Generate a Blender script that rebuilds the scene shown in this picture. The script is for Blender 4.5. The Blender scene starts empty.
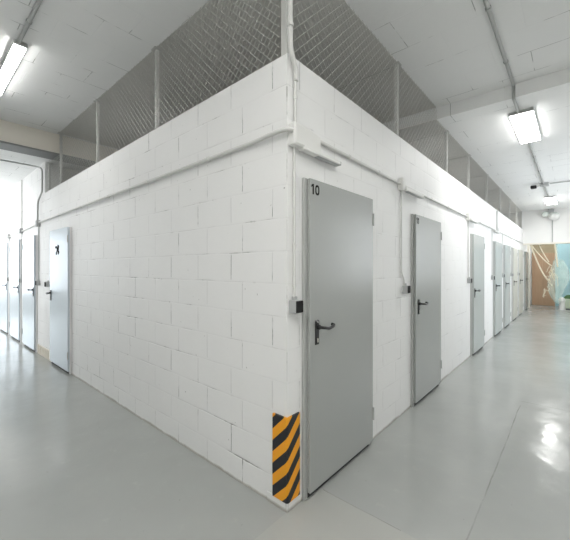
import bpy, math, random
from mathutils import Vector, Matrix, noise
random.seed(7)
S = bpy.context.scene
COL = S.collection
PI = math.pi

# ------------------------------------------------------------------ mesh helper
class MB:
    def __init__(s): s.v = []; s.f = []; s.smooth = []
    def add(s, vs, fs, sm=False):
        b = len(s.v); s.v += [tuple(v) for v in vs]
        for f in fs: s.f.append([b + i for i in f]); s.smooth.append(sm)
    def box(s, x0, x1, y0, y1, z0, z1):
        x0, x1 = sorted((x0, x1)); y0, y1 = sorted((y0, y1)); z0, z1 = sorted((z0, z1))
        s.add([(x0,y0,z0),(x1,y0,z0),(x1,y1,z0),(x0,y1,z0),(x0,y0,z1),(x1,y0,z1),(x1,y1,z1),(x0,y1,z1)],
              [(0,3,2,1),(4,5,6,7),(0,1,5,4),(1,2,6,5),(2,3,7,6),(3,0,4,7)])
    def bevbox(s, x0, x1, y0, y1, z0, z1, b):
        """box with chamfered edges"""
        cx, cy, cz = (x0+x1)/2, (y0+y1)/2, (z0+z1)/2
        hx, hy, hz = (x1-x0)/2, (y1-y0)/2, (z1-z0)/2
        b = min(b, hx*.9, hy*.9, hz*.9)
        vs = []; idx = {}
        for sx in (-1, 1):
            for sy in (-1, 1):
                for sz in (-1, 1):
                    for k in range(3):
                        p = [sx*hx, sy*hy, sz*hz]
                        for j in range(3):
                            if j != k: p[j] -= (1 if p[j] > 0 else -1)*b
                        idx[(sx,sy,sz,k)] = len(vs); vs.append((cx+p[0], cy+p[1], cz+p[2]))
        fs = []
        for k in range(3):
            a, c = (k+1) % 3, (k+2) % 3
            for sg in (-1, 1):
                q = []
                for (u, w) in ((-1,-1),(1,-1),(1,1),(-1,1)):
                    t = [0,0,0]; t[k] = sg; t[a] = u; t[c] = w
                    q.append(idx[(t[0],t[1],t[2],k)])
                fs.append(q if sg > 0 else q[::-1])
            for u in (-1, 1):
                for w in (-1, 1):
                    t0 = [0,0,0]; t1 = [0,0,0]
                    t0[k] = -1; t1[k] = 1; t0[a] = t1[a] = u; t0[c] = t1[c] = w
                    q = [idx[(*t0, a)], idx[(*t1, a)], idx[(*t1, c)], idx[(*t0, c)]]
                    fs.append(q if u*w > 0 else q[::-1])
        for sx in (-1, 1):
            for sy in (-1, 1):
                for sz in (-1, 1):
                    q = [idx[(sx,sy,sz,0)], idx[(sx,sy,sz,1)], idx[(sx,sy,sz,2)]]
                    fs.append(q if sx*sy*sz > 0 else q[::-1])
        s.add(vs, fs)
    def tube(s, pts, r, n=10, caps=True, sm=True):
        pts = [Vector(p) for p in pts]
        rs = r if isinstance(r, (list, tuple)) else [r]*len(pts)
        rings = []; prev = None
        for i, p in enumerate(pts):
            a = pts[max(i-1, 0)]; b = pts[min(i+1, len(pts)-1)]
            t = (b-a).normalized()
            if prev is None:
                up = Vector((0,0,1)) if abs(t.z) < .9 else Vector((1,0,0))
                u = t.cross(up).normalized()
            else:
                u = (prev - t*prev.dot(t)).normalized()
            prev = u; w = t.cross(u)
            rings.append([p + (u*math.cos(2*PI*k/n) + w*math.sin(2*PI*k/n))*rs[i] for k in range(n)])
        vs = [q for rg in rings for q in rg]; fs = []
        for i in range(len(rings)-1):
            for k in range(n):
                fs.append((i*n+k, i*n+(k+1) % n, (i+1)*n+(k+1) % n, (i+1)*n+k))
        s.add(vs, [f[::-1] for f in fs], sm)
        if caps:
            s.add(rings[0], [tuple(range(n))]); s.add(rings[-1], [tuple(range(n))[::-1]])
    def sphere(s, c, r, nu=14, nv=10, sc=(1,1,1)):
        vs = [(c[0], c[1], c[2]+r*sc[2])]
        for j in range(1, nv):
            th = PI*j/nv
            for i in range(nu):
                ph = 2*PI*i/nu
                vs.append((c[0]+r*sc[0]*math.sin(th)*math.cos(ph), c[1]+r*sc[1]*math.sin(th)*math.sin(ph), c[2]+r*sc[2]*math.cos(th)))
        vs.append((c[0], c[1], c[2]-r*sc[2])); L = len(vs)-1; fs = []
        for i in range(nu): fs.append((0, 1+i, 1+(i+1) % nu))
        for j in range(nv-2):
            for i in range(nu):
                a = 1+j*nu+i; b = 1+j*nu+(i+1) % nu
                fs.append((a, a+nu, b+nu, b))
        for i in range(nu): fs.append((L, 1+(nv-2)*nu+(i+1) % nu, 1+(nv-2)*nu+i))
        s.add(vs, fs, True)
    def prism(s, poly, z0, z1):
        """vertical prism from a ccw (x, y) outline"""
        n = len(poly)
        s.add([(x,y,z0) for x,y in poly]+[(x,y,z1) for x,y in poly],
              [tuple(range(n))[::-1], tuple(range(n, 2*n))] + [(i, (i+1) % n, n+(i+1) % n, n+i) for i in range(n)])
    def build(s, name, mat, parent=None, loc=None):
        me = bpy.data.meshes.new(name); me.from_pydata(s.v, [], s.f)
        me.polygons.foreach_set('use_smooth', s.smooth)
        me.materials.append(mat); me.update()
        o = bpy.data.objects.new(name, me); COL.objects.link(o)
        if parent: o.parent = parent
        if loc: o.location = loc
        return o

def tag(o, label=None, cat=None, group=None, kind=None):
    if label: o['label'] = label
    if cat: o['category'] = cat
    if group: o['group'] = group
    if kind: o['kind'] = kind
    return o
def empty(name, loc=(0,0,0), rz=0.0):
    o = bpy.data.objects.new(name, None); COL.objects.link(o)
    o.location = loc; o.rotation_euler = (0, 0, rz); o.empty_display_size = .1
    return o
def arc(p0, c, p1, n=6):
    """quadratic bend from p0 to p1 with corner c"""
    p0, c, p1 = Vector(p0), Vector(c), Vector(p1)
    return [p0*(1-t)**2 + c*2*t*(1-t) + p1*t*t for t in [i/n for i in range(n+1)]]
def bentpath(pts, r=.05, n=6):
    pts = [Vector(p) for p in pts]; out = [pts[0]]
    for i in range(1, len(pts)-1):
        a = (pts[i-1]-pts[i]); b = (pts[i+1]-pts[i])
        ra = min(r, a.length*.45); rb = min(r, b.length*.45)
        out += arc(pts[i]+a.normalized()*ra, pts[i], pts[i]+b.normalized()*rb, n)
    out.append(pts[-1]); return out

# ------------------------------------------------------------------ materials
class N:
    def __init__(s, name):
        s.m = bpy.data.materials.new(name); s.m.use_nodes = True
        s.t = s.m.node_tree; s.b = s.t.nodes['Principled BSDF']
    def n(s, typ, **kw):
        o = s.t.nodes.new(typ)
        for k, v in kw.items():
            if k in o.inputs.keys() if isinstance(k, str) else False: pass
            setattr(o, k, v)
        return o
    def l(s, a, b): s.t.links.new(a, b)
    def val(s, x, sock):
        if hasattr(x, 'is_linked') or hasattr(x, 'links'): s.l(x, sock)
        else: sock.default_value = x
    def math(s, op, a, b=0.0, c=0.0, clamp=False):
        o = s.n('ShaderNodeMath', operation=op); o.use_clamp = clamp
        s.val(a, o.inputs[0]); s.val(b, o.inputs[1]); s.val(c, o.inputs[2]); return o.outputs[0]
    def pos(s):
        g = s.n('ShaderNodeNewGeometry'); x = s.n('ShaderNodeSeparateXYZ'); s.l(g.outputs['Position'], x.inputs[0])
        return g.outputs['Position'], x.outputs
    def comb(s, x, y, z=0.0):
        o = s.n('ShaderNodeCombineXYZ'); s.val(x, o.inputs[0]); s.val(y, o.inputs[1]); s.val(z, o.inputs[2]); return o.outputs[0]
    def noise(s, vec, scale, detail=3.0, rough=.5):
        o = s.n('ShaderNodeTexNoise'); s.l(vec, o.inputs['Vector'])
        o.inputs['Scale'].default_value = scale; o.inputs['Detail'].default_value = detail; o.inputs['Roughness'].default_value = rough
        return o.outputs['Fac']
    def ramp(s, f, lo, hi):
        o = s.n('ShaderNodeMapRange'); s.l(f, o.inputs[0]); o.inputs[1].default_value = lo; o.inputs[2].default_value = hi
        o.clamp = True; return o.outputs[0]
    def mix(s, f, a, b):
        o = s.n('ShaderNodeMix', data_type='RGBA'); s.val(f, o.inputs[0])
        for x, i in ((a, 6), (b, 7)):
            if isinstance(x, tuple): o.inputs[i].default_value = (*x, 1)
            else: s.l(x, o.inputs[i])
        return o.outputs[2]
    def brick(s, vec, w, h, mortar, off, smooth=.1, c1=(.8,)*3, c2=(.8,)*3):
        o = s.n('ShaderNodeTexBrick'); s.l(vec, o.inputs['Vector'])
        o.offset = off; o.offset_frequency = 2; o.squash = 1
        o.inputs['Color1'].default_value = (*c1, 1); o.inputs['Color2'].default_value = (*c2, 1)
        o.inputs['Mortar'].default_value = (*c1, 1)
        o.inputs['Scale'].default_value = 1; o.inputs['Mortar Size'].default_value = mortar
        o.inputs['Mortar Smooth'].default_value = smooth; o.inputs['Bias'].default_value = 0
        o.inputs['Brick Width'].default_value = w; o.inputs['Row Height'].default_value = h
        return o
    def bump(s, h, strength, dist):
        o = s.n('ShaderNodeBump'); s.val(h, o.inputs['Height'])
        o.inputs['Strength'].default_value = strength; o.inputs['Distance'].default_value = dist
        s.l(o.outputs[0], s.b.inputs['Normal'])
    def set(s, **kw):
        for k, v in kw.items():
            k = k.replace('_', ' ')
            if isinstance(v, tuple) and len(v) == 3: v = (*v, 1)
            s.val(v, s.b.inputs[k])
        return s.m

def flat(name, c, rough=.5, metal=0.0, var=.04, scale=12.0, bump=0.0):
    m = N(name); p, _ = m.pos()
    f = m.noise(p, scale)
    m.set(Base_Color=m.mix(f, tuple(x*(1-var) for x in c), tuple(min(1, x*(1+var)) for x in c)), Roughness=rough, Metallic=metal)
    if bump: m.bump(m.noise(p, scale*6), bump, .002)
    return m.m

def block_paint(name, base, dirt):
    m = N(name); p, x = m.pos()
    u = m.math('ADD', x[0], x[1])
    wob = m.math('MULTIPLY', m.math('SUBTRACT', m.noise(p, 3.0), .5), .012)
    uv = m.comb(m.math('ADD', m.math('ADD', u, wob), 4.0), m.math('ADD', m.math('ADD', x[2], wob), .23))
    fine = m.brick(uv, .4, .2, .0028, .7, .3)
    wide = m.brick(uv, .4, .2, .010, .7, 1.0, c1=(.96,)*3, c2=(1,)*3)
    n1 = m.noise(m.comb(m.math('MULTIPLY', x[0], 1.0), x[1], x[2]), 3.3, 4, .65)
    mask = m.ramp(n1, .50, .60)
    vr = m.math('FRACT', m.math('DIVIDE', m.math('ADD', m.math('ADD', x[2], wob), .23), .2))
    bed = m.math('GREATER_THAN', m.math('ABSOLUTE', m.math('SUBTRACT', vr, .5)), .43)
    keep = m.math('SUBTRACT', 1.0, m.math('MULTIPLY', bed, m.math('SUBTRACT', .80, m.math('MULTIPLY', m.ramp(m.noise(p, 2.1, 3, .6), .53, .62), .7))))
    n2 = m.ramp(m.noise(p, 9.0, 3, .6), .60, .68)          # knocked spots, deeper open joints
    crack = m.math('MULTIPLY', fine.outputs['Fac'], m.math('MULTIPLY', keep, m.math('ADD', m.math('MULTIPLY', mask, .95), .15)), clamp=True)
    wsp = m.math('MULTIPLY', wide.outputs['Fac'], n2)
    crack = m.math('MAXIMUM', crack, m.math('MULTIPLY', m.math('MULTIPLY', wsp, mask), .8))
    spots = m.math('MULTIPLY', m.ramp(m.noise(p, 26.0, 2, .5), .745, .77), .6)
    onright = m.math('SUBTRACT', 1.0, m.math('MULTIPLY', m.math('GREATER_THAN', x[0], .03), .5))
    crack = m.math('MULTIPLY', m.math('MAXIMUM', crack, spots), onright)
    tone = m.noise(p, 1.3, 4, .6)
    c = m.mix(tone, tuple(b*.96 for b in base), tuple(min(1, b*1.03) for b in base))
    c = m.mix(m.math('MULTIPLY', m.math('MULTIPLY', wide.outputs['Fac'], keep), .3), c, tuple(b*.8 for b in base))
    c = m.mix(crack, c, dirt)
    low = m.math('MULTIPLY', m.ramp(m.math('ADD', x[2], m.math('MULTIPLY', m.math('SUBTRACT', n1, .5), .05)), .022, .004), .75)
    c = m.mix(low, c, (.30, .27, .22))
    m.set(Base_Color=c, Roughness=.55, Specular_IOR_Level=.35)
    h = m.math('SUBTRACT', m.math('MULTIPLY', m.noise(p, 60.0, 4, .65), .12), m.math('MULTIPLY', m.math('MULTIPLY', wide.outputs['Fac'], keep), m.math('ADD', m.math('MULTIPLY', n1, .9), .05)))
    h = m.math('ADD', h, m.math('MULTIPLY', m.noise(p, 7.0, 2), .5))
    m.bump(h, .75, .006)
    return m.m
M = {}
M['block'] = block_paint('white_painted_blocks', (.83, .83, .825), (.20, .195, .185))

def ceil_mat():
    m = N('painted_ceiling_slabs'); p, x = m.pos()
    wob = m.math('MULTIPLY', m.math('SUBTRACT', m.noise(p, 1.2), .5), .05)
    a = m.comb(m.math('ADD', m.math('ADD', x[1], .37), 20.57), m.math('ADD', m.math('ADD', x[0], wob), 20.0-.41*2.97+.39+.17))
    b = m.comb(m.math('ADD', m.math('ADD', x[0], .47), 20.0), m.math('ADD', m.math('ADD', x[1], wob), 20.0-.55))
    A = m.brick(a, .57, .41, .0035, .5, .3); B = m.brick(b, .45, .285, .0035, .45, .3)
    side = m.math('GREATER_THAN', m.math('ADD', x[0], 0.0), m.math('ADD', x[1], .2))
    fa = m.math('ADD', m.math('MULTIPLY', A.outputs['Fac'], side), m.math('MULTIPLY', B.outputs['Fac'], m.math('SUBTRACT', 1.0, side)))
    mask = m.ramp(m.noise(p, 2.6, 3, .6), .52, .58)
    blot = m.noise(p, 1.1, 5, .65)
    c = m.mix(blot, (.82, .825, .82), (.89, .895, .89))
    c = m.mix(m.math('MULTIPLY', fa, m.math('ADD', m.math('MULTIPLY', mask, .55), .03)), c, (.12, .12, .11))
    m.set(Base_Color=c, Roughness=.75)
    st = m.n('ShaderNodeMapping'); m.l(p, st.inputs[0]); st.inputs['Rotation'].default_value = (0, 0, .8); st.inputs['Scale'].default_value = (1, 6, 1)
    h = m.math('SUBTRACT', m.math('ADD', m.math('MULTIPLY', m.noise(p, 30.0, 4), .2), m.math('MULTIPLY', m.noise(st.outputs[0], 1.6, 4), .6)), m.math('MULTIPLY', fa, .5))
    m.bump(h, .5, .008)
    return m.m
M['ceiling'] = ceil_mat()
M['shaded_ceiling'] = None

def floor_mat():
    m = N('grey_epoxy_floor'); p, x = m.pos()
    t = m.noise(p, .55, 4, .6); t2 = m.noise(p, 9.0, 4, .6)
    c = m.mix(m.ramp(t, .35, .65), (.345, .357, .343), (.395, .407, .392))
    c = m.mix(m.math('MULTIPLY', m.ramp(t2, .62, .72), .15), c, (.50, .50, .48))
    sp = m.math('MULTIPLY', m.ramp(m.noise(p, 34.0, 2), .74, .76), .45)
    c = m.mix(sp, c, (.22, .22, .21))
    # construction joints under the paint
    def seam(coord, at, a2, lo, hi):
        d = m.math('ABSOLUTE', m.math('SUBTRACT', m.math('ADD', coord, m.math('MULTIPLY', m.math('SUBTRACT', m.noise(p, 2.0), .5), .03)), at))
        s1 = m.math('LESS_THAN', d, .0035)
        s2 = m.math('MULTIPLY', m.math('GREATER_THAN', a2, lo), m.math('LESS_THAN', a2, hi))
        return m.math('MULTIPLY', s1, s2)
    s = m.math('MAXIMUM', seam(x[1], -.865, x[0], .3, 2.8), seam(x[0], .31, x[1], -.57, -.05))
    s = m.math('MAXIMUM', s, seam(x[0], 2.95, x[1], -2.9, -.86))
    c = m.mix(m.math('MULTIPLY', s, m.ramp(m.noise(p, 5.0), .3, .9)), c, (.17, .17, .155))
    patch = m.math('MULTIPLY', m.math('LESS_THAN', x[0], .31), m.math('LESS_THAN', x[1], .0))
    patch = m.math('MULTIPLY', patch, m.ramp(m.noise(p, 1.2), .3, .6))
    c = m.mix(m.math('MULTIPLY', patch, .35), c, (.50, .49, .45))
    r = m.n('ShaderNodeMapRange'); m.l(m.noise(p, 3.0, 4, .6), r.inputs[0]); r.inputs[1].default_value = .3; r.inputs[2].default_value = .7
    r.inputs[3].default_value = .10; r.inputs[4].default_value = .24
    m.set(Base_Color=c, Roughness=r.outputs[0], Specular_IOR_Level=.5)
    h = m.math('ADD', m.math('MULTIPLY', m.noise(p, 2.2, 3), 1.0), m.math('MULTIPLY', m.noise(p, 14.0, 3), .10))
    h = m.math('SUBTRACT', h, m.math('MULTIPLY', s, .15))
    m.bump(h, .35, .02)
    return m.m
M['floor'] = floor_mat()

def plain_wall(name, c):
    m = N(name); p, x = m.pos()
    m.set(Base_Color=m.mix(m.noise(p, 1.5, 4), tuple(v*.96 for v in c), c), Roughness=.6)
    m.bump(m.noise(p, 20.0, 4), .2, .005); return m.m
M['wall'] = plain_wall('white_plaster', (.82, .815, .80))
M['cream'] = plain_wall('cream_beam_plaster', (.80, .765, .69))
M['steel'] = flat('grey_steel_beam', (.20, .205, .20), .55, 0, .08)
M['door'] = flat('grey_lacquered_steel', (.365, .378, .365), .27, 0, .015, 1.2)
M['frame'] = flat('grey_steel_door_frame', (.40, .41, .40), .5, 0, .02, 3)
M['door_pale'] = flat('bluish_reflection_steel', (.55, .61, .66), .24, 0, .015, 1.2)  # bluish window reflection put into the base colour
M['door_cream'] = flat('cream_reflection_steel', (.56, .555, .50), .30, 0, .015, 1.2)  # cream reflection on the far doors put into the colour
M['frame_pale'] = flat('pale_steel_door_frame', (.75, .75, .75), .4, 0, .02, 3)
M['black'] = flat('black_nylon', (.012, .012, .013), .32, 0, .05)
M['ink'] = flat('black_vinyl', (.012, .013, .012), .95, 0, .05)
M['ink'].node_tree.nodes['Principled BSDF'].inputs['Specular IOR Level'].default_value = .1
M['matt_black'] = flat('matt_black_plastic', (.012, .012, .012), .9)
M['rubber_and_shade'] = flat('dark_rubber_and_shade', (.03, .03, .03), .8)  # rubber of the crate foot, and painted shade under the doors
M['chrome'] = flat('brass_lock_core', (.65, .62, .55), .3, 1.0)
M['pipe'] = flat('white_painted_conduit', (.66, .66, .64), .45, 0, .05, 8)
M['pipe_grey'] = flat('grey_plastic_conduit', (.42, .43, .42), .5, 0, .05, 8)
M['white_plastic'] = flat('white_plastic', (.76, .76, .74), .4, 0, .02)
M['grey_plastic'] = flat('grey_plastic', (.42, .43, .43), .45, 0, .02)
M['galv'] = flat('galvanised_wire', (.60, .60, .57), .42, .35, .15, 20)
M['post'] = flat('light_grey_steel_post', (.60, .60, .58), .5, 0, .06, 9)
M['housing'] = flat('white_lamp_housing', (.72, .73, .72), .4)
M['interior'] = plain_wall('shaded_interior', (.46, .45, .42))  # colour darkened so the storage block interior reads shaded
M['card'] = flat('brown_cardboard', (.36, .27, .20), .8, 0, .1, 4, .2)
M['beige_board'] = flat('beige_chipboard', (.52, .47, .38), .75, 0, .1, 4)
def wood():
    m = N('brown_plywood'); p, x = m.pos()
    mp = m.n('ShaderNodeMapping'); m.l(p, mp.inputs[0]); mp.inputs['Scale'].default_value = (1, 9, .8)
    f = m.noise(mp.outputs[0], 3.0, 5, .65)
    m.set(Base_Color=m.mix(f, (.36, .23, .14), (.47, .32, .21)), Roughness=.5); return m.m
M['ply'] = wood()
M['ply_dark'] = flat('weathered_olive_board', (.34, .28, .18), .6, 0, .12, 5)
M['blue'] = flat('pale_blue_board', (.40, .62, .68), .5, 0, .05, 2)
M['rope'] = flat('cream_rope', (.74, .67, .53), .8, 0, .12, 30)
M['crate'] = flat('pale_green_plastic', (.60, .68, .55), .45)
M['leafy'] = flat('dark_green_cloth', (.05, .13, .04), .8, 0, .3, 20)
M['red'] = flat('red_plastic', (.5, .06, .03), .5)
def film():
    m = N('milky_plastic_film'); m.set(Base_Color=(.75, .88, .80), Roughness=.3, Alpha=.28); 
    return m.m
M['film'] = film()
def raw_block():
    m = N('bare_hollow_block'); p, x = m.pos()
    m.set(Base_Color=m.mix(m.noise(p, 14.0, 4), (.60, .54, .44), (.80, .77, .70)), Roughness=.85); m.bump(m.noise(p, 60.0), .5, .004); return m.m
M['raw'] = raw_block()
def hazard():
    m = N('hazard_stripes'); p, x = m.pos()
    # the stripes are printed on the wrap-round pad: distance along the pad against height
    s = m.math('SUBTRACT', m.math('SUBTRACT', x[2], x[0]), m.math('MULTIPLY', x[1], -1.0))
    f = m.math('FRACT', m.math('ADD', m.math('DIVIDE', s, .1404), 10.0+.281-.25+.25))
    st = m.math('MULTIPLY', m.math('GREATER_THAN', f, .5), 1.0)
    c = m.mix(st, (.86, .36, .012), (.014, .016, .022))
    m.set(Base_Color=c, Roughness=.5); m.bump(m.noise(p, 90.0), .2, .001); return m.m
M['hazard'] = hazard()
def emit(name, c, e):
    m = N(name); m.set(Base_Color=(.9,.9,.9), Emission_Color=c, Emission_Strength=e); return m.m
M['lamp'] = emit('lit_lamp_diffuser', (1.0, .992, .965), LAMP := 50.0)

# ------------------------------------------------------------------ layout constants
ZT = 2.76            # top of the block walls
ZH, ZR, ZL = 3.52, 3.37, 3.20    # ceilings: crossing, right corridor, left corridor
XS, YS = 2.97, 4.675             # where the ceiling steps down
XW, YW = -2.9, -2.9              # opposite walls
XE, YE = 15.0, 14.5
YF = 5.25                        # end of the fence on the left side
XF = 12.2                        # end of the fence on the right side

# ------------------------------------------------------------------ setting
def struct(name, mb, mat, label, cat, parent=None):
    o = mb.build(name, mat, parent); tag(o, label, cat, kind='structure'); return o
b = MB(); b.box(XW-.2, XE+.2, YW-.2, YE+.2, -.1, 0)
struct('floor', b, M['floor'], 'glossy grey painted concrete floor of both corridors', 'floor')
b = MB(); b.box(XW-.2, XS, YW-.2, YS, ZH, ZH+.3)
struct('ceiling', b, M['ceiling'], 'grey-white slab ceiling over the corridor crossing', 'ceiling')
b = MB(); b.box(XS, XE+.2, YW-.2, YS, ZR, ZH+.3)
struct('ceiling', b, M['ceiling'], 'lower ceiling of the corridor on the right, past the shallow step', 'ceiling')
b = MB(); b.box(XW-.2, XE+.2, YS+.2, YE+.2, ZL+.01, ZH+.3)
struct('ceiling', b, M['ceiling'], 'lower ceiling of the corridor on the left, past the steel beam', 'ceiling')
b = MB(); b.box(XW-.2, XE+.2, YS, YS+.2, ZL+.01, ZH+.3)
struct('trim_1', b, M['cream'], 'cream plastered downstand above the steel beam', 'beam')
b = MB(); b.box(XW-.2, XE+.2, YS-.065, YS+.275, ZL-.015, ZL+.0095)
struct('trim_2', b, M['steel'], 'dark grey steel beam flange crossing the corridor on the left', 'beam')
# block walls of the storage block, mitred at the corner
b = MB(); b.prism([(0,0),(.2,.2),(.2,YF),(0,YF)], 0, ZT)
b.v = [(x, y, z if z < 1 else ZT-.005-.0105*y) for x, y, z in b.v]      # the top course drops slightly away from the corner
struct('wall_left', b, M['block'], 'white painted block wall along the corridor on the left', 'wall')
b = MB(); b.prism([(0,0),(XE,0),(XE,.2),(.2,.2)], 0, ZT); 
struct('wall_right', b, M['block'], 'white painted block wall along the corridor on the right', 'wall')
b = MB(); b.box(0, .2, YF, YE, 0, ZL+.01)
struct('wall_left', b, M['block'], 'bright full-height part of the left wall, past the fence', 'wall')
b = MB(); b.box(XF, XE, 0, .2, ZT, ZR)
struct('wall_right', b, M['block'], 'upper wall piece past the end of the fence on the right', 'wall')
b = MB(); b.box(XE, XE+.2, YW, YE, 0, ZR+.02)
struct('wall_end', b, M['wall'], 'white wall closing the corridor on the right', 'wall')
b = MB(); b.box(XF, XF+.2, YW, 0, 2.29, ZR)
struct('wall_header', b, M['wall'], 'white wall over the wide opening at the corridor end', 'wall')
b = MB(); b.box(XF-.02, XF+.22, YW, 0, 2.245, 2.29)
struct('trim_3', b, M['cream'], 'cream lintel strip over the wide opening at the corridor end', 'trim')
b = MB(); b.box(XW-.2, 5, YW-.2, YW, 0, ZH); b.box(11, XE+.2, YW-.2, YW, 0, ZH); b.box(5, 11, YW-.2, YW, 0, 1.0); b.box(5, 11, YW-.2, YW, 2.9, ZH)
struct('wall_front', b, M['wall'], 'plain white wall opposite the numbered doors', 'wall')
# opposite wall of the left corridor, with a large window; end wall with a glazed window
b = MB(); wy0, wy1 = 6.5, 11.5
b.box(XW-.2, XW, YW, wy0, 0, ZH); b.box(XW-.2, XW, wy1, YE, 0, ZL+.02); b.box(XW-.2, XW, wy0, wy1, 0, .9); b.box(XW-.2, XW, wy0, wy1, 2.9, ZH)
struct('wall_west', b, M['wall'], 'white outer wall with a long window', 'wall')
b = MB()
b.box(XW, -2.6, YE, YE+.2, 0, ZL+.02); b.box(-.3, XE, YE, YE+.2, 0, ZL+.02); b.box(-2.6, -.3, YE, YE+.2, 0, .5); b.box(-2.6, -.3, YE, YE+.2, 2.8, ZL+.02)
struct('wall_north', b, M['wall'], 'white far wall with a window', 'wall')
def window(name, horizontal, a0, a1, z0, z1, at, n, label):
    w = empty(name, (0,0,0)); tag(w, label, 'window', kind='structure')
    f = MB()
    def bx(p0, p1, q0, q1):
        if horizontal: f.box(p0, p1, at, at+.06, q0, q1)
        else: f.box(at-.06, at, p0, p1, q0, q1)
    bx(a0, a1, z0, z0+.05); bx(a0, a1, z1-.05, z1)
    for i in range(n+1):
        c = a0 + (a1-a0)*i/n; bx(max(a0, c-.025), min(a1, c+.025), z0, z1)
    f.build('window_frame', M['white_plastic'], w)
window('window_1', False, wy0, wy1, .9, 2.9, XW-.1, 4, 'long outer window of the corridor on the left')
window('window_2', True, -2.6, -.3, .5, 2.8, YE+.08, 2, 'far window closing the corridor on the left')
window('fill_window', True, 5, 11, 1.0, 2.9, YW-.16, 5, 'unseen long window added opposite the far doors to light the right corridor')  # unseen window, added with its opening to let fill light in
# inside of the storage block
b = MB(); b.box(.2, XE, .2, 5.35, 0, .004)  # unseen slab, added over the glossy floor to darken the rooms
struct('floor', b, M['interior'], 'unseen dark floor slab added inside the storage rooms to dim them', 'floor')
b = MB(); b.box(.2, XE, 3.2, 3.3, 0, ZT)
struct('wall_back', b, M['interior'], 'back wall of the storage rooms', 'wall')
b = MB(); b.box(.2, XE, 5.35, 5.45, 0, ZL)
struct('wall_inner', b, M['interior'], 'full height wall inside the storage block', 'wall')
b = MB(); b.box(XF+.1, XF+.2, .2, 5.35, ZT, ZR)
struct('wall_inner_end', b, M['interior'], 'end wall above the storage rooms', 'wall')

M['shaded_ceiling'] = plain_wall('shaded_grey_slab', (.64, .63, .60))  # shade behind the fence put into a darker ceiling colour
b = MB(); b.box(.03, XS-.03, .03, YS-.07, ZH-.006, ZH); b.box(XS, XF+.1, .03, YS-.07, ZR-.006, ZR)
struct('ceiling', b, M['shaded_ceiling'], 'ceiling above the storage rooms behind the fence, shade painted into its grey', 'ceiling')
# bare hollow-block course at the foot of the wall beside the left door
b = MB(); y0, y1 = 4.86, 5.68
b.box(-.012, 0, y0, y1, .145, .155); b.box(-.012, 0, y0, y1, 0, .012)
k = 0; y = y0
while y < y1-.01:
    b.box(-.010 - .006*(k % 2), 0, y, min(y+.045, y1), .012, .145); y += .058; k += 1
struct('trim_4', b, M['raw'], 'bare beige ribbed block course at the wall foot left of the pale door', 'wall')

# ------------------------------------------------------------------ chain link fences
def chain(mb, a0, a1, z0, z1, fn, cell=.074, r=.0012):
    """diamond wires between a0..a1 and z0..z1; fn(a, z, off) gives the point"""
    H = z1-z0; sl = 1.0
    k = a0 - H*sl
    for fam in (1, -1):
        c = a0 - H
        while c < a1 + H:
            # line a = c + fam * (z - z0) clipped to the panel
            lo, hi = 0.0, H
            if fam == 1: lo = max(lo, a0-c); hi = min(hi, a1-c)
            else: lo = max(lo, c-a1); hi = min(hi, c-a0)
            if hi - lo > .01:
                A = (c+fam*lo, z0+lo); B = (c+fam*hi, z0+hi)
                off = .0017*fam; q = r*.7071
                vs = []
                for (a, z) in (A, B):
                    vs += [fn(a-q*fam, z+q, off-r), fn(a+q*fam, z-q, off-r), fn(a+q*fam, z-q, off+r), fn(a-q*fam, z+q, off+r)]
                mb.add(vs, [(0,1,5,4),(1,2,6,5),(2,3,7,6),(3,0,4,7)])
            c += cell
    return mb
def post(mb, x, y, z0, z1, w=.02):
    mb.box(x-w, x+w, y-w, y+w, z0, z1); mb.box(x-.04, x+.04, y-.04, y+.04, z1-.008, z1); mb.box(x-.035, x+.035, y-.035, y+.035, z0, z0+.006)

px = [1.75, 3.46, 4.75, 6.3, 7.9, 9.5, 11.0, XF-.03]
fr = empty('chain_link_fence', (0,0,ZT)); tag(fr, 'chain-link fence on top of the block wall along the numbered doors on the right', 'fence')
def to(parent, o): o.location = -parent.location; return o
last = .06
for i, X in enumerate(px):
    zt = ZH if X < XS else ZR
    m = MB(); post(m, X, .05, ZT, zt, .016); to(fr, m.build('post', M['post'], fr))
    m = MB()
    if last < XS < X:
        chain(m, last, XS, ZT, ZH, lambda a, z, o: (a, .024+o, z)); chain(m, XS, X, ZT, ZR, lambda a, z, o: (a, .024+o, z))
    else: chain(m, last, X, ZT, zt, lambda a, z, o: (a, .024+o, z))
    to(fr, m.build('wire_mesh', M['galv'], fr)); last = X
m = MB(); post(m, .055, .055, ZT, ZH, .022); to(fr, m.build('corner_post', M['post'], fr))
m = MB(); m.tube([(.06,.024,ZT+.01),(XF,.024,ZT+.01)], .003, 6); to(fr, m.build('tension_wire', M['galv'], fr))

py = [1.66, 3.12, 4.62, YF-.05]
fl = empty('chain_link_fence', (0,0,ZT)); tag(fl, 'chain-link fence on top of the long blank block wall on the left', 'fence')
last = .08
for i, Y in enumerate(py):
    zt = ZH if Y < YS-.07 else ZL-.015
    if Y == py[2]: zt = ZH; Y = 4.585
    m = MB(); post(m, .05, Y, ZT-.0105*Y, zt, .014); to(fl, m.build('post', M['post'], fl))
    m = MB(); chain(m, last, Y, ZT, zt, lambda a, z, o: (.024+o, a, z-(.0105*a)*max(0, (ZL-z)/(ZL-ZT))), .062)
    to(fl, m.build('wire_mesh', M['galv'], fl)); last = Y
m = MB(); m.tube([(.024,.08,ZT+.008),(.024,YF,ZT-.047)], .003, 6); to(fl, m.build('tension_wire', M['galv'], fl))

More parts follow.
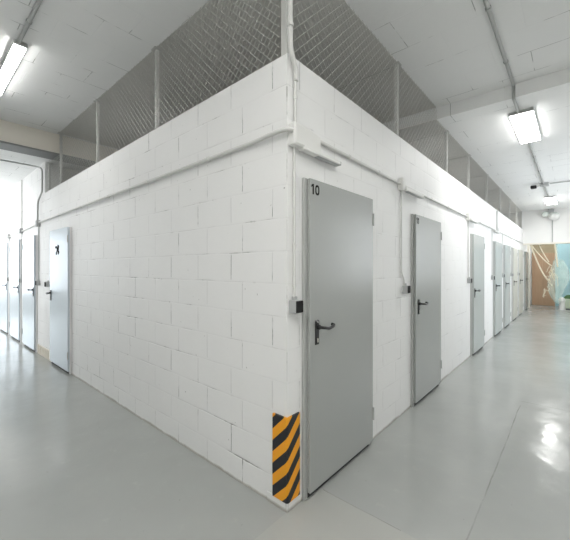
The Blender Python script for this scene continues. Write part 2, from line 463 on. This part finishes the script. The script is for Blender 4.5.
# mesh partitions between the storage rooms, running inwards from the posts
where = ['nearest the wall corner', 'just past the ceiling step', 'third inward from the wall corner', 'fourth inward from the wall corner', 'fifth inward from the wall corner', 'sixth inward from the wall corner']
for i, X in enumerate(px[:6]):
    zt = ZH if X < XS else ZR
    t = empty('mesh_partition', (X, .08, ZT)); tag(t, 'wire mesh partition behind the right fence, ' + where[i], 'partition', 'mesh partitions between the rooms')
    m = MB(); chain(m, .08, 3.18, ZT, zt, lambda a, z, o, X=X: (X+o, a, z), .09, .0006); to(t, m.build('wire_mesh', M['galv'], t))
    m = MB(); m.tube([(X, .08, zt-.01), (X, 3.18, zt-.01)], .004, 6); to(t, m.build('tension_wire', M['galv'], t))
# tall goods stored in the rooms
for (x, y, w, d, h, mat, lab) in ((5.35, .75, .5, .3, 3.25, 'card', 'tall brown cardboard box seen through the fence past the ceiling step'),
                             (7.0, .7, .7, .35, 3.2, 'card', 'wide brown cardboard wardrobe box seen through the far part of the fence'),
                             (8.7, .6, .5, .3, 3.15, 'card', 'brown cardboard box stored deep behind the far fence panels'),
                             (10.2, .55, .8, .3, 3.22, 'beige_board', 'beige board standing behind the last fence panels')):
    m = MB(); m.bevbox(x-w/2, x+w/2, y-d/2, y+d/2, 0, h, .01)
    m.box(x-.03, x+.03, y-d/2-.002, y+d/2+.002, h-.4, h+.002)
    o = m.build('storage_box', M[mat]); tag(o, lab, 'box', 'tall goods stored behind the fence')

# ------------------------------------------------------------------ doors
def text_mesh(s, size, mat, name, parent, loc, bold=.0):
    cu = bpy.data.curves.new(name, 'FONT'); cu.body = s; cu.size = size; cu.extrude = .0006; cu.offset = bold; cu.space_character = 1.15
    o = bpy.data.objects.new('tmp', cu); COL.objects.link(o)
    me = bpy.data.meshes.new_from_object(o.evaluated_get(bpy.context.evaluated_depsgraph_get()))
    bpy.data.objects.remove(o)
    me.materials.append(mat) if not me.materials else me.materials.__setitem__(0, mat)
    q = bpy.data.objects.new(name, me); COL.objects.link(q); q.parent = parent
    q.rotation_euler = (PI/2, 0, 0); q.location = loc; return q
def digits(txt, parent, x, y, z, H=.066, W=.044, T=.0125):
    m = MB()
    def poly(pts):
        n = len(pts); vs = [(a, y, c) for a, c in pts] + [(a, y+.0018, c) for a, c in pts]
        m.add(vs, [tuple(range(n)), tuple(range(n, 2*n))[::-1]] + [(i, n+i, n+(i+1) % n, (i+1) % n) for i in range(n)])
    for ch in txt:
        if ch == '1':
            a = x+.012
            poly([(a, z), (a+T, z), (a+T, z+H), (a, z+H)])
            poly([(a-.013, z+H*.66), (a, z+H*.78), (a, z+H), (a-.013, z+H*.84)]); x += .012+T+.016
        else:
            k = 20; r = []
            for i in range(k):
                t = 2*PI*i/k; c, s_ = math.cos(t), math.sin(t)
                ex = lambda v: math.copysign(abs(v)**.75, v)
                r.append((x+W/2+ex(c)*W/2, z+H/2+ex(s_)*H/2, x+W/2+ex(c)*(W/2-T*.85), z+H/2+ex(s_)*(H/2-T)))
            for i in range(k):
                p, q = r[i], r[(i+1) % k]
                poly([(p[2], p[3]), (p[0], p[1]), (q[0], q[1]), (q[2], q[3])])
            x += W+.012
    return m.build('door_number', M['ink'], parent)
DW, DH = .90, 2.035
def door(name, loc, rz, label, leaf_mat, frame_mat, mirror=False, number=None, mark=False):
    """local x along the wall (left to right seen from the corridor), -y towards the viewer"""
    d = empty(name, loc, rz); tag(d, label, 'door', kind='structure')
    def X(a): return DW-a if mirror else a
    f = MB()
    f.bevbox(0, .036, -.022, .0, 0, DH, .003); f.bevbox(DW-.036, DW, -.022, 0, 0, DH, .003); f.bevbox(.036, DW-.036, -.022, 0, DH-.035, DH, .004)
    f.build('door_frame', frame_mat, d)
    s = MB(); s.box(.036, DW-.036, -.022, 0, .0, .040); s.build('door_gap_shade', M['rubber_and_shade'], d)  # dark strip standing in for the shadow under the leaf
    l = MB(); x0, x1 = .032, DW-.004
    if mirror: x0, x1 = .004, DW-.032
    l.bevbox(x0, x1, -.045, -.0225, .038, DH-.002, .002)
    leaf = l.build('door_leaf', leaf_mat, d)
    # handle: plate, lever and lock core
    hx = X(.100 if not mirror else .075)
    h = MB(); h.bevbox(hx-.02, hx+.02, -.054, -.045, .970, 1.128, .004)
    h.tube([(hx,-.0495,1.125-.0),(hx,-.0496,1.1251)], .019, 12)
    sg = -1 if mirror else 1
    hd = h.build('handle_plate', M['black'], d)
    v = MB(); p = [(hx,-.053,1.085),(hx,-.098,1.085),(hx+.012*sg,-.108,1.084),(hx+.05*sg,-.110,1.075),(hx+.10*sg,-.108,1.082),(hx+.125*sg,-.100,1.088),(hx+.130*sg,-.078,1.090)]
    v.tube(bentpath(p, .015, 4), .0095, 10); v.tube([(hx,-.053,1.085),(hx,-.070,1.085)], .016, 12)
    v.build('lever', M['black'], hd)
    c = MB(); c.bevbox(hx-.005, hx+.005, -.058, -.054, .985, 1.012, .002); c.build('lock_core', M['chrome'], hd)
    hxx = x0+.003 if mirror else x1-.003
    for z in (.26, DH-.17):
        q = MB(); q.tube([(hxx+.006*(-1 if mirror else 1),-.047,z-.05),(hxx+.006*(-1 if mirror else 1),-.047,z+.05)], .008, 10)
        q.box(hxx-.004, hxx+.004, -.049, -.043, z-.04, z+.04); q.build('hinge', M['frame'], d)
    if number: digits(number, d, .045, -.0470, DH-.100)
    if mark:
        # small dark cross-shaped sign, about a hand tall, at head height
        k = MB(); cx, cz = .42, 1.735
        def bar(xa, za, xb, zb, w):
            xa, za, xb, zb, w = xa*1.2, za*1.1, xb*1.2, zb*1.1, w*1.5
            dx, dz = xb-xa, zb-za; L = math.hypot(dx, dz); nx, nz = -dz/L*w, dx/L*w
            vs = [(cx+xa+nx,-.0465,cz+za+nz),(cx+xa-nx,-.0465,cz+za-nz),(cx+xb-nx,-.0465,cz+zb-nz),(cx+xb+nx,-.0465,cz+zb+nz)]
            vs += [(a,-.045,c_) for a,_,c_ in vs]
            k.add(vs, [(0,1,2,3),(4,7,6,5),(0,4,5,1),(1,5,6,2),(2,6,7,3),(3,7,4,0)])
        bar(-.085, .028, -.03, .036, .010); bar(-.03, .036, .005, -.01, .012); bar(.03, .0, .045, .058, .026); bar(.0, .02, .03, -.03, .013)
        bar(-.01, -.01, -.045, -.055, .008); bar(-.045, -.03, -.04, -.07, .012); bar(-.02, -.03, -.022, -.068, .006); bar(.03, -.03, .075, -.025, .008); bar(.075, -.025, .03, -.058, .014)
        k.build('door_sign', M['ink'], d)
    return d
M['door_far_lit'] = flat('lit_grey_lacquered_steel', (.48, .505, .495), .25, 0, .015, 1.2)  # same paint as the near doors, brightened for the light they reflect
M['frame_far_lit'] = flat('lit_grey_door_frame', (.50, .51, .50), .35, 0, .015, 1.2)  # frame grey brightened the same way for the far doors
RD = [(.14, '10', 'grey steel door numbered 10, next to the striped corner guard', 'door', 'frame'),
      (2.00, '11', 'grey steel door numbered 11, second along the right wall', 'door', 'frame'),
      (4.66, None, 'grey steel door third along the right wall, past the wide blank stretch', 'door_far_lit', 'frame_far_lit'),
      (6.68, None, 'grey steel door fourth along the right wall', 'door_far_lit', 'frame_far_lit'),
      (8.02, None, 'grey steel door fifth along the right wall', 'door_far_lit', 'frame_far_lit'),
      (9.46, None, 'grey steel door with a painted cream reflection, sixth along the right wall', 'door_cream', 'frame_far_lit'),
      (10.85, None, 'grey steel door with a painted cream reflection, seventh along the right wall', 'door_cream', 'frame_far_lit'),
      (12.52, None, 'grey steel door beyond the header, beside the brown boards', 'door', 'frame')]
for i, (x, num, lab, lm, fm) in enumerate(RD):
    door('door_%d' % (i+1), (x, 0, 0), 0, lab, M[lm], M[fm], False, num)
door('door_9', (0, 4.83, 0), -PI/2, 'pale steel door with a small dark sign in the left block wall', M['door_pale'], M['frame_pale'], False, None, True)
door('door_10', (0, 6.62, 0), -PI/2, 'white steel door just past the pale door with the sign', M['door_pale'], M['frame_pale'], True)
door('door_11', (0, 7.80, 0), -PI/2, 'white steel door second past the pale door with the sign', M['door_pale'], M['frame_pale'], True)
door('door_12', (0, 8.98, 0), -PI/2, 'white steel door at the bright end of the left wall', M['door_pale'], M['frame_pale'], True)

# ------------------------------------------------------------------ corner guard
b = MB(); t = .014; w = .107; z0, z1 = .058, .567
n = 14
b.prism([(0,0),(0,w),(-t,w),(-t,-.004),(-.004,-t),(w,-t),(w,0)], z0, z1)
o = b.build('corner_guard', M['hazard']); tag(o, 'black and orange striped foam guard wrapped round the wall corner', 'corner guard')
b = MB(); b.prism([(0,0),(0,.16),(-.006,.16),(-.006,-.006),(.13,-.006),(.13,0)], 0, .056)
o = b.build('corner_patch', M['block']); tag(o, 'white mortar patch at the foot of the wall corner', 'trim', kind='structure')

# ------------------------------------------------------------------ conduits, boxes, switches
def conduit(name, pts, r, label, mat='pipe', bend=.06, clips=(), group=None, parent=None):
    m = MB(); m.tube(bentpath(pts, bend), r, 12); o = m.build(name, M[mat], parent)
    if label: tag(o, label, 'conduit', group)
    for c in clips:
        (p, ax) = c; k = MB(); p = Vector(p); dv = {'x': Vector((.009,0,0)), 'y': Vector((0,.009,0)), 'z': Vector((0,0,.009))}[ax]
        k.tube([p-dv, p+dv], r*1.35, 12); k.build('clip', M[mat], o)
    return o
conduit('conduit', [(-.010,-.034,ZH),(-.010,-.034,2.755),(.052,-.026,2.675),(.052,-.026,2.60)], .0155, 'thick white conduit running down from ceiling beside the corner post', bend=.05,
        clips=[((-.010,-.034,2.90),'z')])
conduit('conduit', [(.052,-.022,2.61),(.052,-.022,2.335)], .010, 'short thin conduit entering the top of the junction box nearest the corner', clips=[((.052,-.022,2.50),'z')])
conduit('conduit', [(.05,-.016,2.20),(.05,-.016,1.275)], .0085, 'thin vertical conduit feeding the switch box beside door 10', clips=[((.05,-.016,2.03),'z'),((.05,-.016,1.60),'z'),((.05,-.016,1.36),'z')])
conduit('conduit', [(.03,-.035,2.285),(-.03,-.033,2.285),(-.036,.03,2.285),(-.022,.30,2.28),(-.022,3.0,2.262),(-.022,5.52,2.24)], .014,
        'long white conduit along the blank left block wall', bend=.05, clips=[((-.022,y,2.28-.0075*(y-.3)),'y') for y in (.75,1.7,2.6,3.5,4.4)])
conduit('conduit', [(.26,-.018,2.31),(1.66,-.018,2.29)], .0125, 'white conduit on the right wall between doors 10 and 11', clips=[((x,-.018,2.3137-.0143*x),'x') for x in (.7,1.2)])
conduit('conduit', [(1.72,-.018,2.285),(4.36,-.018,2.285)], .0125, 'white conduit on the right wall past door 11', clips=[((x,-.018,2.285),'x') for x in (2.6,3.3,3.9)])
conduit('conduit', [(4.42,-.018,2.285),(7.06,-.018,2.285)], .0125, 'white conduit on the right wall over the third and fourth doors', clips=[((x,-.018,2.285),'x') for x in (5.3,6.2)])
conduit('conduit', [(7.12,-.018,2.285),(12.1,-.018,2.285)], .0125, 'white conduit on the far stretch of the right wall', clips=[((x,-.018,2.285),'x') for x in (8.3,9.3,10.4,11.3)])
conduit('conduit', [(7.09,-.018,2.73),(7.09,-.018,2.33)], .014, 'short vertical conduit rising to the fence past the fourth door')

def jbox(x, z, w, h, d, label, left=False, mat='white_plastic'):
    m = MB()
    if left: m.bevbox(-d, 0, x-w/2, x+w/2, z-h/2, z+h/2, .006)
    else: m.bevbox(x-w/2, x+w/2, -d, 0, z-h/2, z+h/2, .006)
    o = m.build('junction_box', M[mat])
    k = MB()
    if left: k.bevbox(-d-.004, -d+.001, x-w*.42, x+w*.42, z-h*.42, z+h*.42, .003)
    else: k.bevbox(x-w*.42, x+w*.42, -d-.004, -d+.001, z-h*.42, z+h*.42, .003)
    k.build('cover', M[mat], o)
    tag(o, label, 'junction box', 'junction boxes along the conduits'); return o
jbox(.055, 2.268, .10, .135, .055, 'white junction box near the wall corner above door 10')
jbox(1.69, 2.285, .06, .12, .05, 'white junction box above the conduit drop left of door 11')
jbox(4.39, 2.285, .06, .12, .05, 'white junction box on the conduit left of the third right-hand door')
jbox(7.09, 2.285, .06, .12, .05, 'white junction box on the conduit past the fourth right-hand door')
jbox(5.58, 2.225, .09, .11, .05, 'grey junction box on the left wall beside the fence end', True, 'grey_plastic')
jbox(6.84, 2.19, .09, .10, .05, 'grey junction box on the left wall between first and second white doors', True, 'grey_plastic')
jbox(8.00, 2.16, .09, .10, .05, 'grey junction box on the left wall between second and third white doors', True, 'grey_plastic')
conduit('conduit', [(-.02,5.62,2.22),(-.02,9.4,2.10)], .012, 'thin conduit along the bright far part of the left wall')
for y, zt_, lab in ((5.58, 2.175, 'grey vertical conduit right of the first white door on the left'), (6.84, 2.14, 'grey vertical conduit between first and second white doors'), (8.0, 2.11, 'grey vertical conduit between second and third white doors')):
    conduit('conduit', [(-.014, y, zt_), (-.014, y, 1.26)], .009, lab, 'pipe_grey')
conduit('conduit', [(-.014,6.84,3.19),(-.014,6.84,2.235)], .010, 'white vertical conduit rising to the low ceiling between two white doors')
conduit('conduit', [(-2.6,5.55,3.17),(-.06,5.50,3.17),(-.03,5.29,3.10),(-.03,5.29,2.72),(-.03,5.56,2.60),(-.03,5.58,2.27)], .013, 'dark grey conduit crossing the left ceiling and dropping by the fence end', 'pipe_grey', .08,
        clips=[((-.55,5.55,3.17),'x'),((-1.4,5.55,3.17),'x')])

# batten lamps / trunk over the doors
def batten(x, label):
    t = empty('wall_batten_light', (x, 0, 2.213)); tag(t, label, 'wall light', 'small battens over the doors')
    m = MB()
    # wedge-shaped cover: tall at the near end, then the slim rail
    m.add([(0,0,0),(0,-.055,0),(.19,-.055,0),(.19,0,0),(0,0,.13),(0,-.045,.13),(.19,-.045,.105),(.19,0,.105)],
          [(0,3,2,1),(4,5,6,7),(0,1,5,4),(1,2,6,5),(2,3,7,6),(3,0,4,7)])
    m.build('cover', M['white_plastic'], t)
    r = MB(); r.bevbox(.0, .42, -.06, -.012, -.022, .006, .005); r.build('rail', M['white_plastic'], t)
    r = MB(); r.bevbox(.16, .41, -.054, -.018, -.028, -.022, .002); r.build('lens', M['grey_plastic'], t)
    r = MB(); r.bevbox(.42, .432, -.058, -.014, -.022, .004, .002); r.build('end_cap', M['grey_plastic'], t)
    return t
batten(.092, 'white batten and wedge-shaped cover over door 10')
def small_batten(x, label):
    t = empty('wall_batten_light', (x, 0, 2.25)); tag(t, label, 'wall light', 'small battens over the doors')
    r = MB(); r.bevbox(.0, .50, -.065, -.02, -.022, .012, .005); r.build('rail', M['white_plastic'], t)
    r = MB(); r.bevbox(.06, .46, -.058, -.026, -.028, -.022, .002); r.build('lens', M['grey_plastic'], t)
    r = MB(); r.bevbox(.50, .512, -.06, -.024, -.022, .010, .002); r.build('end_cap', M['grey_plastic'], t)
for x, lab in ((1.72, 'slim white batten over door 11'), (4.42, 'slim white batten over the third right-hand door'), (6.62, 'slim white batten over the fourth right-hand door')):
    small_batten(x, lab)

# switch boxes beside the doors
def switch(x, z, label, left=False, w=.075, h=.08, d=.055):
    t = empty('switch_box', (0, x, z) if left else (x, 0, z), -PI/2 if left else 0)
    tag(t, label, 'switch box', 'switch boxes beside the doors')
    m = MB(); m.bevbox(-w/2, w/2, -d, 0, -h/2, h/2, .005); m.build('body', M['grey_plastic'], t)
    m = MB(); m.bevbox(-w/2+.004, w/2-.004, -d-.006, -d+.001, -h/2+.004, h/2-.004, .003); m.build('front_plate', M['matt_black'], t)
    m = MB(); m.bevbox(-.014, .014, -.03, -.004, h/2, h/2+.02, .003); m.build('gland', M['grey_plastic'], t)
switch(.05, 1.232, 'grey switch box with black front beside door 10')
switch(1.80, 1.25, 'grey switch box with black front beside door 11')
conduit('conduit', [(1.72,-.012,2.23),(1.72,-.012,1.42),(1.79,-.012,1.35),(1.79,-.012,1.29)], .0065, 'thin vertical conduit dropping to the switch box by the second right-hand door', bend=.04)
switch(4.48, 1.26, 'grey switch box with black front beside the third right-hand door')
conduit('conduit', [(4.45,-.014,2.23),(4.47,-.014,1.31)], .008, 'thin vertical conduit feeding the switch box of the third right-hand door')
switch(6.52, 1.26, 'grey switch box with black front beside the fourth right-hand door')
conduit('conduit', [(6.52,-.014,2.27),(6.52,-.014,1.31)], .008, 'thin vertical conduit feeding the switch box of the fourth right-hand door')
switch(7.84, 1.28, 'grey switch box with black front beside the fifth right-hand door')
switch(9.28, 1.28, 'grey switch box with black front beside the sixth right-hand door')
for x, l_ in ((7.84, 'fifth'), (9.28, 'sixth')):
    conduit('conduit', [(x,-.014,2.27),(x,-.014,1.33)], .008, 'thin vertical conduit feeding the switch box of the %s right-hand door' % l_)
switch(10.68, 1.28, 'grey switch box with black front beside the seventh right-hand door')
switch(5.58, 1.21, 'grey switch box on the left wall right of the first white door', True)
switch(5.0, 1.205, 'grey switch box beside the pale door with the sign', True)
switch(6.84, 1.22, 'grey switch box between first and second white doors on the left', True)
switch(8.0, 1.22, 'grey switch box between second and third white doors on the left', True)
m = MB(); m.tube([(-.0,5.16,1.215),(-.03,5.16,1.215)], .035, 16); m.tube([(-.03,5.16,1.215),(-.038,5.16,1.215)], [.035,.02], 16)
o = m.build('wall_socket', M['white_plastic']); tag(o, 'small round white socket beside the switch box by the pale door', 'socket')

# ------------------------------------------------------------------ ceiling lamps
def lamp(x0, x1, y0, y1, zc, label, g='ceiling lamps of the corridors'):
    cx, cy = (x0+x1)/2, (y0+y1)/2
    t = empty('ceiling_lamp', (cx, cy, zc)); tag(t, label, 'ceiling lamp', g)
    hx, hy = (x1-x0)/2, (y1-y0)/2
    m = MB(); m.bevbox(-hx, hx, -hy, hy, -.034, 0, .006); m.build('housing', M['housing'], t)
    m = MB()
    m.bevbox(-hx+.008, hx-.008, -hy+.008, hy-.008, -.046, -.034, .008); m.build('diffuser', M['lamp'], t)
    for s in (-1, 1):
        m = MB()
        if hx > hy: m.bevbox(s*(hx-.004)-.004, s*(hx-.004)+.004, -hy, hy, -.049, -.015, .002)
        else: m.bevbox(-hx, hx, s*(hy-.004)-.004, s*(hy-.004)+.004, -.049, -.015, .002)
        m.build('end_cap', M['housing'], t)
lamp(3.36, 4.56, -.94, -.69, ZR, 'lit panel lamp on the ceiling just past the step in the right corridor')
lamp(9.7, 10.9, -.94, -.69, ZR, 'lit panel lamp at the far end of the right corridor ceiling')
lamp(-.872, -.768, 2.47, 3.74, ZH, 'lit panel lamp on the ceiling before the steel beam in the left corridor')
lamp(-.95, -.70, 7.8, 9.0, ZL+.01, 'lit panel lamp on the low ceiling past the steel beam')
lamp(13.0, 14.2, -.94, -.69, ZR, 'unseen panel lamp added behind the header wall above the stored boards')  # hidden lamp, added as fill for the corridor end
lamp(-2.75, -1.55, -.94, -.69, ZH, 'unseen panel lamp added on the crossing ceiling in line with the right corridor')  # out of view, added to brighten the walls near the corner
lamp(-.95, -.70, -2.6, -1.4, ZH, 'unseen panel lamp added on the crossing ceiling in line with the left corridor')  # second lamp out of view, added for the same near walls
conduit('conduit', [(-1.5,-.79,ZH-.016),(XS-.02,-.79,ZH-.016),(XS-.02,-.79,ZR-.016),(3.36,-.79,ZR-.016)], .016, 'ceiling conduit in the right corridor running to the first lamp', 'pipe_grey', .02,
        clips=[((x,-.79,ZH-.016),'x') for x in (.6,1.5,2.4)])
conduit('conduit', [(4.57,-.79,ZR-.016),(9.69,-.79,ZR-.016)], .016, 'ceiling conduit in the right corridor between the two lamps', 'pipe_grey', clips=[((x,-.79,ZR-.016),'x') for x in (5.5,6.6)])
conduit('conduit', [(-.835,-1.38,ZH-.016),(-.835,2.47,ZH-.016)], .016, 'ceiling conduit in the left corridor running to the lamp', 'pipe_grey', clips=[((-.835,y,ZH-.016),'y') for y in (1.1,2.1)])

# security camera under the ceiling with its box and cable duct
t = empty('security_camera', (7.9, -.72, ZR)); tag(t, 'black security camera on a grey box under the right corridor ceiling', 'camera')
m = MB(); m.bevbox(-.07, .07, -.16, .0, -.075, 0, .008); m.build('mount_box', M['grey_plastic'], t)
m = MB(); m.bevbox(-.05, .05, .06, .17, -.10, -.03, .012); m.tube([(-.05,.115,-.065),(-.09,.115,-.068)], .026, 14); m.build('camera_body', M['black'], t)
m = MB(); m.tube([(0,.0,-.045),(0,.065,-.06)], .018, 10); m.build('bracket', M['white_plastic'], t)
conduit('conduit', [(7.9,-.89,ZR-.03),(7.9,-2.88,ZR-.03)], .014, 'conduit crossing the right corridor ceiling from the security camera', 'pipe_grey')

# twin floodlight on the header wall, with its drop conduit
t = empty('emergency_floodlight', (XF, -.72, 3.2)); tag(t, 'white twin-headed emergency floodlight on the header wall under the far lamp', 'floodlight')
m = MB(); m.bevbox(-.09, 0, -.10, .06, .03, .16, .01); m.build('body', M['grey_plastic'], t)
for dy, dz, r, lab in ((.13, .0, .10, 0), (-.10, -.085, .15, 1)):
    m = MB(); m.tube([(-.05, dy*.4, .06),(-.12, dy, dz+.02)], .014, 8)
    hd = m.build('head_arm', M['grey_plastic'], t)
    m = MB(); m.sphere((-.14, dy, dz), r, 18, 12, (.8, 1, .9)); m.build('head', M['white_plastic'], hd)
    m = MB(); m.tube([(-.14-.05, dy-.01, dz),(-.14-.09, dy-.015, dz-.01)], [r*.85, r*.6], 16); m.build('lens', M['film'], hd)
for dy in (-.035, .035):
    m = MB(); m.tube([(-.05, dy, .15),(-.05, dy+.01, .165)], .012, 8); m.build('stud', M['black'], t)
conduit('conduit', [(XF-.015,-.775,3.08),(XF-.015,-.775,2.30)], .013, 'vertical duct on the header wall below the floodlight', 'pipe_grey')

# ------------------------------------------------------------------ stored things beyond the opening
def board(y0, y1, z1, mat, name, label, th=.03, x=XE, lean=.05, cat='board'):
    m = MB(); m.bevbox(-th, 0, y0, y1, 0, z1, .004); o = m.build(name, M[mat]); o.location = (x-.001-lean*0-.02, 0, 0.002)
    tag(o, label, cat, 'boards stored at the corridor end'); return o
board(-.36, -.03, 2.05, 'ply', 'wooden_board', 'brown plywood board at the corridor end, next to the block wall', .03)
board(-.745, -.365, 2.05, 'ply', 'wooden_board', 'brown plywood board at the corridor end, next to the pale blue one', .035)
board(-.745, -.03, 2.75, 'ply_dark', 'wooden_board', 'taller olive-brown board standing behind the plywood ones', .015, XE+.015)
board(-2.2, -.76, 2.75, 'blue', 'wooden_board', 'large pale blue board at the corridor end', .03)
m = MB(); m.bevbox(13.56, 13.70, -.07, 0, 0, 2.5, .006); o = m.build('white_batten', M['cream']); tag(o, 'cream upright post on the right wall beside the last door', 'post')

def sag(p0, p1, s, n=14):
    p0, p1 = Vector(p0), Vector(p1); out = []
    for i in range(n+1):
        t = i/n; p = p0.lerp(p1, t); p.z -= s*4*t*(1-t); p.x += .02*math.sin(7*t+p0.y*9); out.append(p)
    return out
XR = XF+.10
ropes = [((XR,-.20,2.245),(XR,-.66,1.06),.13,.022,'cream rope sagging lowest from the opening corner'),
         ((XR,-.22,2.245),(XR,-.75,1.53),.06,.018,'cream rope running above the lowest rope from the opening corner'),
         ((XR,-.42,2.245),(XR,-.68,1.66),.03,.017,'cream rope hanging steeply from the lintel over the brown boards'),
         ((XR,-.83,2.245),(XR,-.90,1.50),.0,.022,'pale rope hanging straight in front of the pale blue board')]
for a, c, s, r, lab in ropes:
    m = MB(); m.tube(sag(a, c, s), r, 8); o = m.build('hanging_rope', M['rope']); tag(o, lab, 'rope', 'ropes hanging in the opening')
# knotted netting bundle at the lower rope ends
m = MB()
rr = random.Random(3)
for i in range(15):
    t = rr.random(); z = 1.62-1.0*t; y = -.66-.10*math.sin(t*5)-.03*rr.random(); p = Vector((XR+rr.uniform(-.05,.05), y, z)); pts = [p]
    for j in range(7):
        p = p + Vector((rr.uniform(-.04,.04), rr.uniform(-.05,.05), rr.uniform(-.11,.05))); pts.append(p)
    m.tube(pts, .008, 6)
o = m.build('rope_netting', M['rope']); tag(o, 'tangled cream netting hanging in front of the brown board edge', 'netting', kind='stuff')
# milky plastic sheet
m = MB(); nu, nv = 26, 34; vs = []
for th in (0, .004):
    for j in range(nv+1):
        for i in range(nu+1):
            u, v = i/nu, j/nv
            wid = .08+.26*(1-(abs(v-.45)/.55)**1.5) if v > .0 else .1
            y = -.92 + (u-.45)*wid*1.6 - .05*math.sin(v*6); z = 1.75-1.45*v
            x = XR+.25+th + .09*noise.noise(Vector((u*5, v*6, 1))) + .05*noise.noise(Vector((u*14, v*15, 4)))
            vs.append((x, y, z))
W = nu+1; L = W*(nv+1); fs = []
for j in range(nv):
    for i in range(nu):
        a = j*W+i; fs.append((a, a+1, a+W+1, a+W)); fs.append((L+a, L+a+W, L+a+W+1, L+a+1))
m.add(vs, fs, True); o = m.build('plastic_sheet', M['film']); tag(o, 'crumpled milky plastic sheet hanging in front of the pale blue board', 'plastic sheet')
m = MB(); m.tube([(XR+.25,-.90,1.70),(XR+.1,-.89,1.9),(XR,-.88,2.245)], .02, 8); m.build('knot', M['film'], o)
# crate with things in it
t = empty('plastic_crate', (14.1, -1.25, 0)); tag(t, 'pale green plastic crate on the floor before the pale blue board', 'crate')
m = MB()
m.box(-.3, .3, -.32, .32, .03, .05)
for s in (-1, 1):
    m.box(s*.29-.01, s*.29+.01, -.32, .32, .03, .36); m.box(-.3, .3, s*.31-.01, s*.31+.01, .03, .36)
m.bevbox(-.32, .32, -.34, -.30, .34, .38, .008); m.bevbox(-.32, .32, .30, .34, .34, .38, .008); m.bevbox(-.32, -.28, -.34, .34, .34, .38, .008); m.bevbox(.28, .32, -.34, .34, .34, .38, .008)
m.build('crate_body', M['crate'], t)
m = MB(); m.box(-.28, .28, -.30, .30, 0, .03); m.build('crate_foot', M['rubber_and_shade'], t)
m = MB(); m.sphere((14.08,-1.17,.30), .19, 14, 10, (1, .9, 1.1)); o = m.build('green_bag', M['leafy']); tag(o, 'dark green cloth bag lying in the pale green crate', 'bag')
m = MB(); m.bevbox(13.98, 14.10, -1.54, -1.40, .052, .44, .01); o = m.build('red_box', M['red']); tag(o, 'small red box beside the green bag in the crate', 'box')
m = MB(); m.sphere((13.62,-.98,.33), .10, 12, 8, (1,1,1.1)); m.tube([(13.62,-.98,.33),(13.62,-.98,.0)], [.07,.10], 12); o = m.build('white_canister', M['white_plastic']); tag(o, 'round-topped white canister beside the pale green crate', 'canister')

# ------------------------------------------------------------------ light: daylight through the windows, with added side fill
W_ = bpy.data.worlds.new('sky'); S.world = W_; W_.use_nodes = True
bg = W_.node_tree.nodes['Background']; bg.inputs[0].default_value = (.80, .90, 1.0, 1); bg.inputs[1].default_value = 1.5
def area(name, loc, rot, sx, sy, power, col):
    l = bpy.data.lights.new(name, 'AREA'); l.shape = 'RECTANGLE'; l.size = sx; l.size_y = sy; l.energy = power; l.color = col
    o = bpy.data.objects.new(name, l); COL.objects.link(o); o.location = loc; o.rotation_euler = rot; return o
area('window_daylight', (XW-.35, 9.0, 1.95), (0, -PI/2, 0), 2.0, 5.0, 170, (1.0, .99, .97))
area('added_side_fill', (8.0, YW-.35, 1.95), (PI/2, 0, 0), 6.0, 1.9, 150, (.97, .99, 1.0))  # added fill for the right corridor, outside the added window
area('window_daylight_far', (-1.45, YE+.35, 1.7), (-PI/2, 0, 0), 2.3, 2.3, 110, (.82, .92, 1.0))

# ------------------------------------------------------------------ camera
cd = bpy.data.cameras.new('camera'); cam = bpy.data.objects.new('camera', cd); COL.objects.link(cam)
cd.sensor_fit = 'HORIZONTAL'; cd.sensor_width = 36; cd.lens = 331/570*36; cd.shift_y = -2/570; cd.clip_start = .05
fwd = Vector((.7533, .6577, 0)).normalized()
cam.location = (-1.505, -1.298, 1.465)
cam.rotation_euler = fwd.to_track_quat('-Z', 'Y').to_euler()
S.camera = cam
S.view_settings.view_transform = 'Standard'; S.view_settings.look = 'None'; S.view_settings.gamma = 1
S.view_settings.use_curve_mapping = False
S.view_settings.exposure = -0.42
try:
    S.cycles.use_denoising = True; S.cycles.max_bounces = 10; S.cycles.diffuse_bounces = 6
except Exception: pass
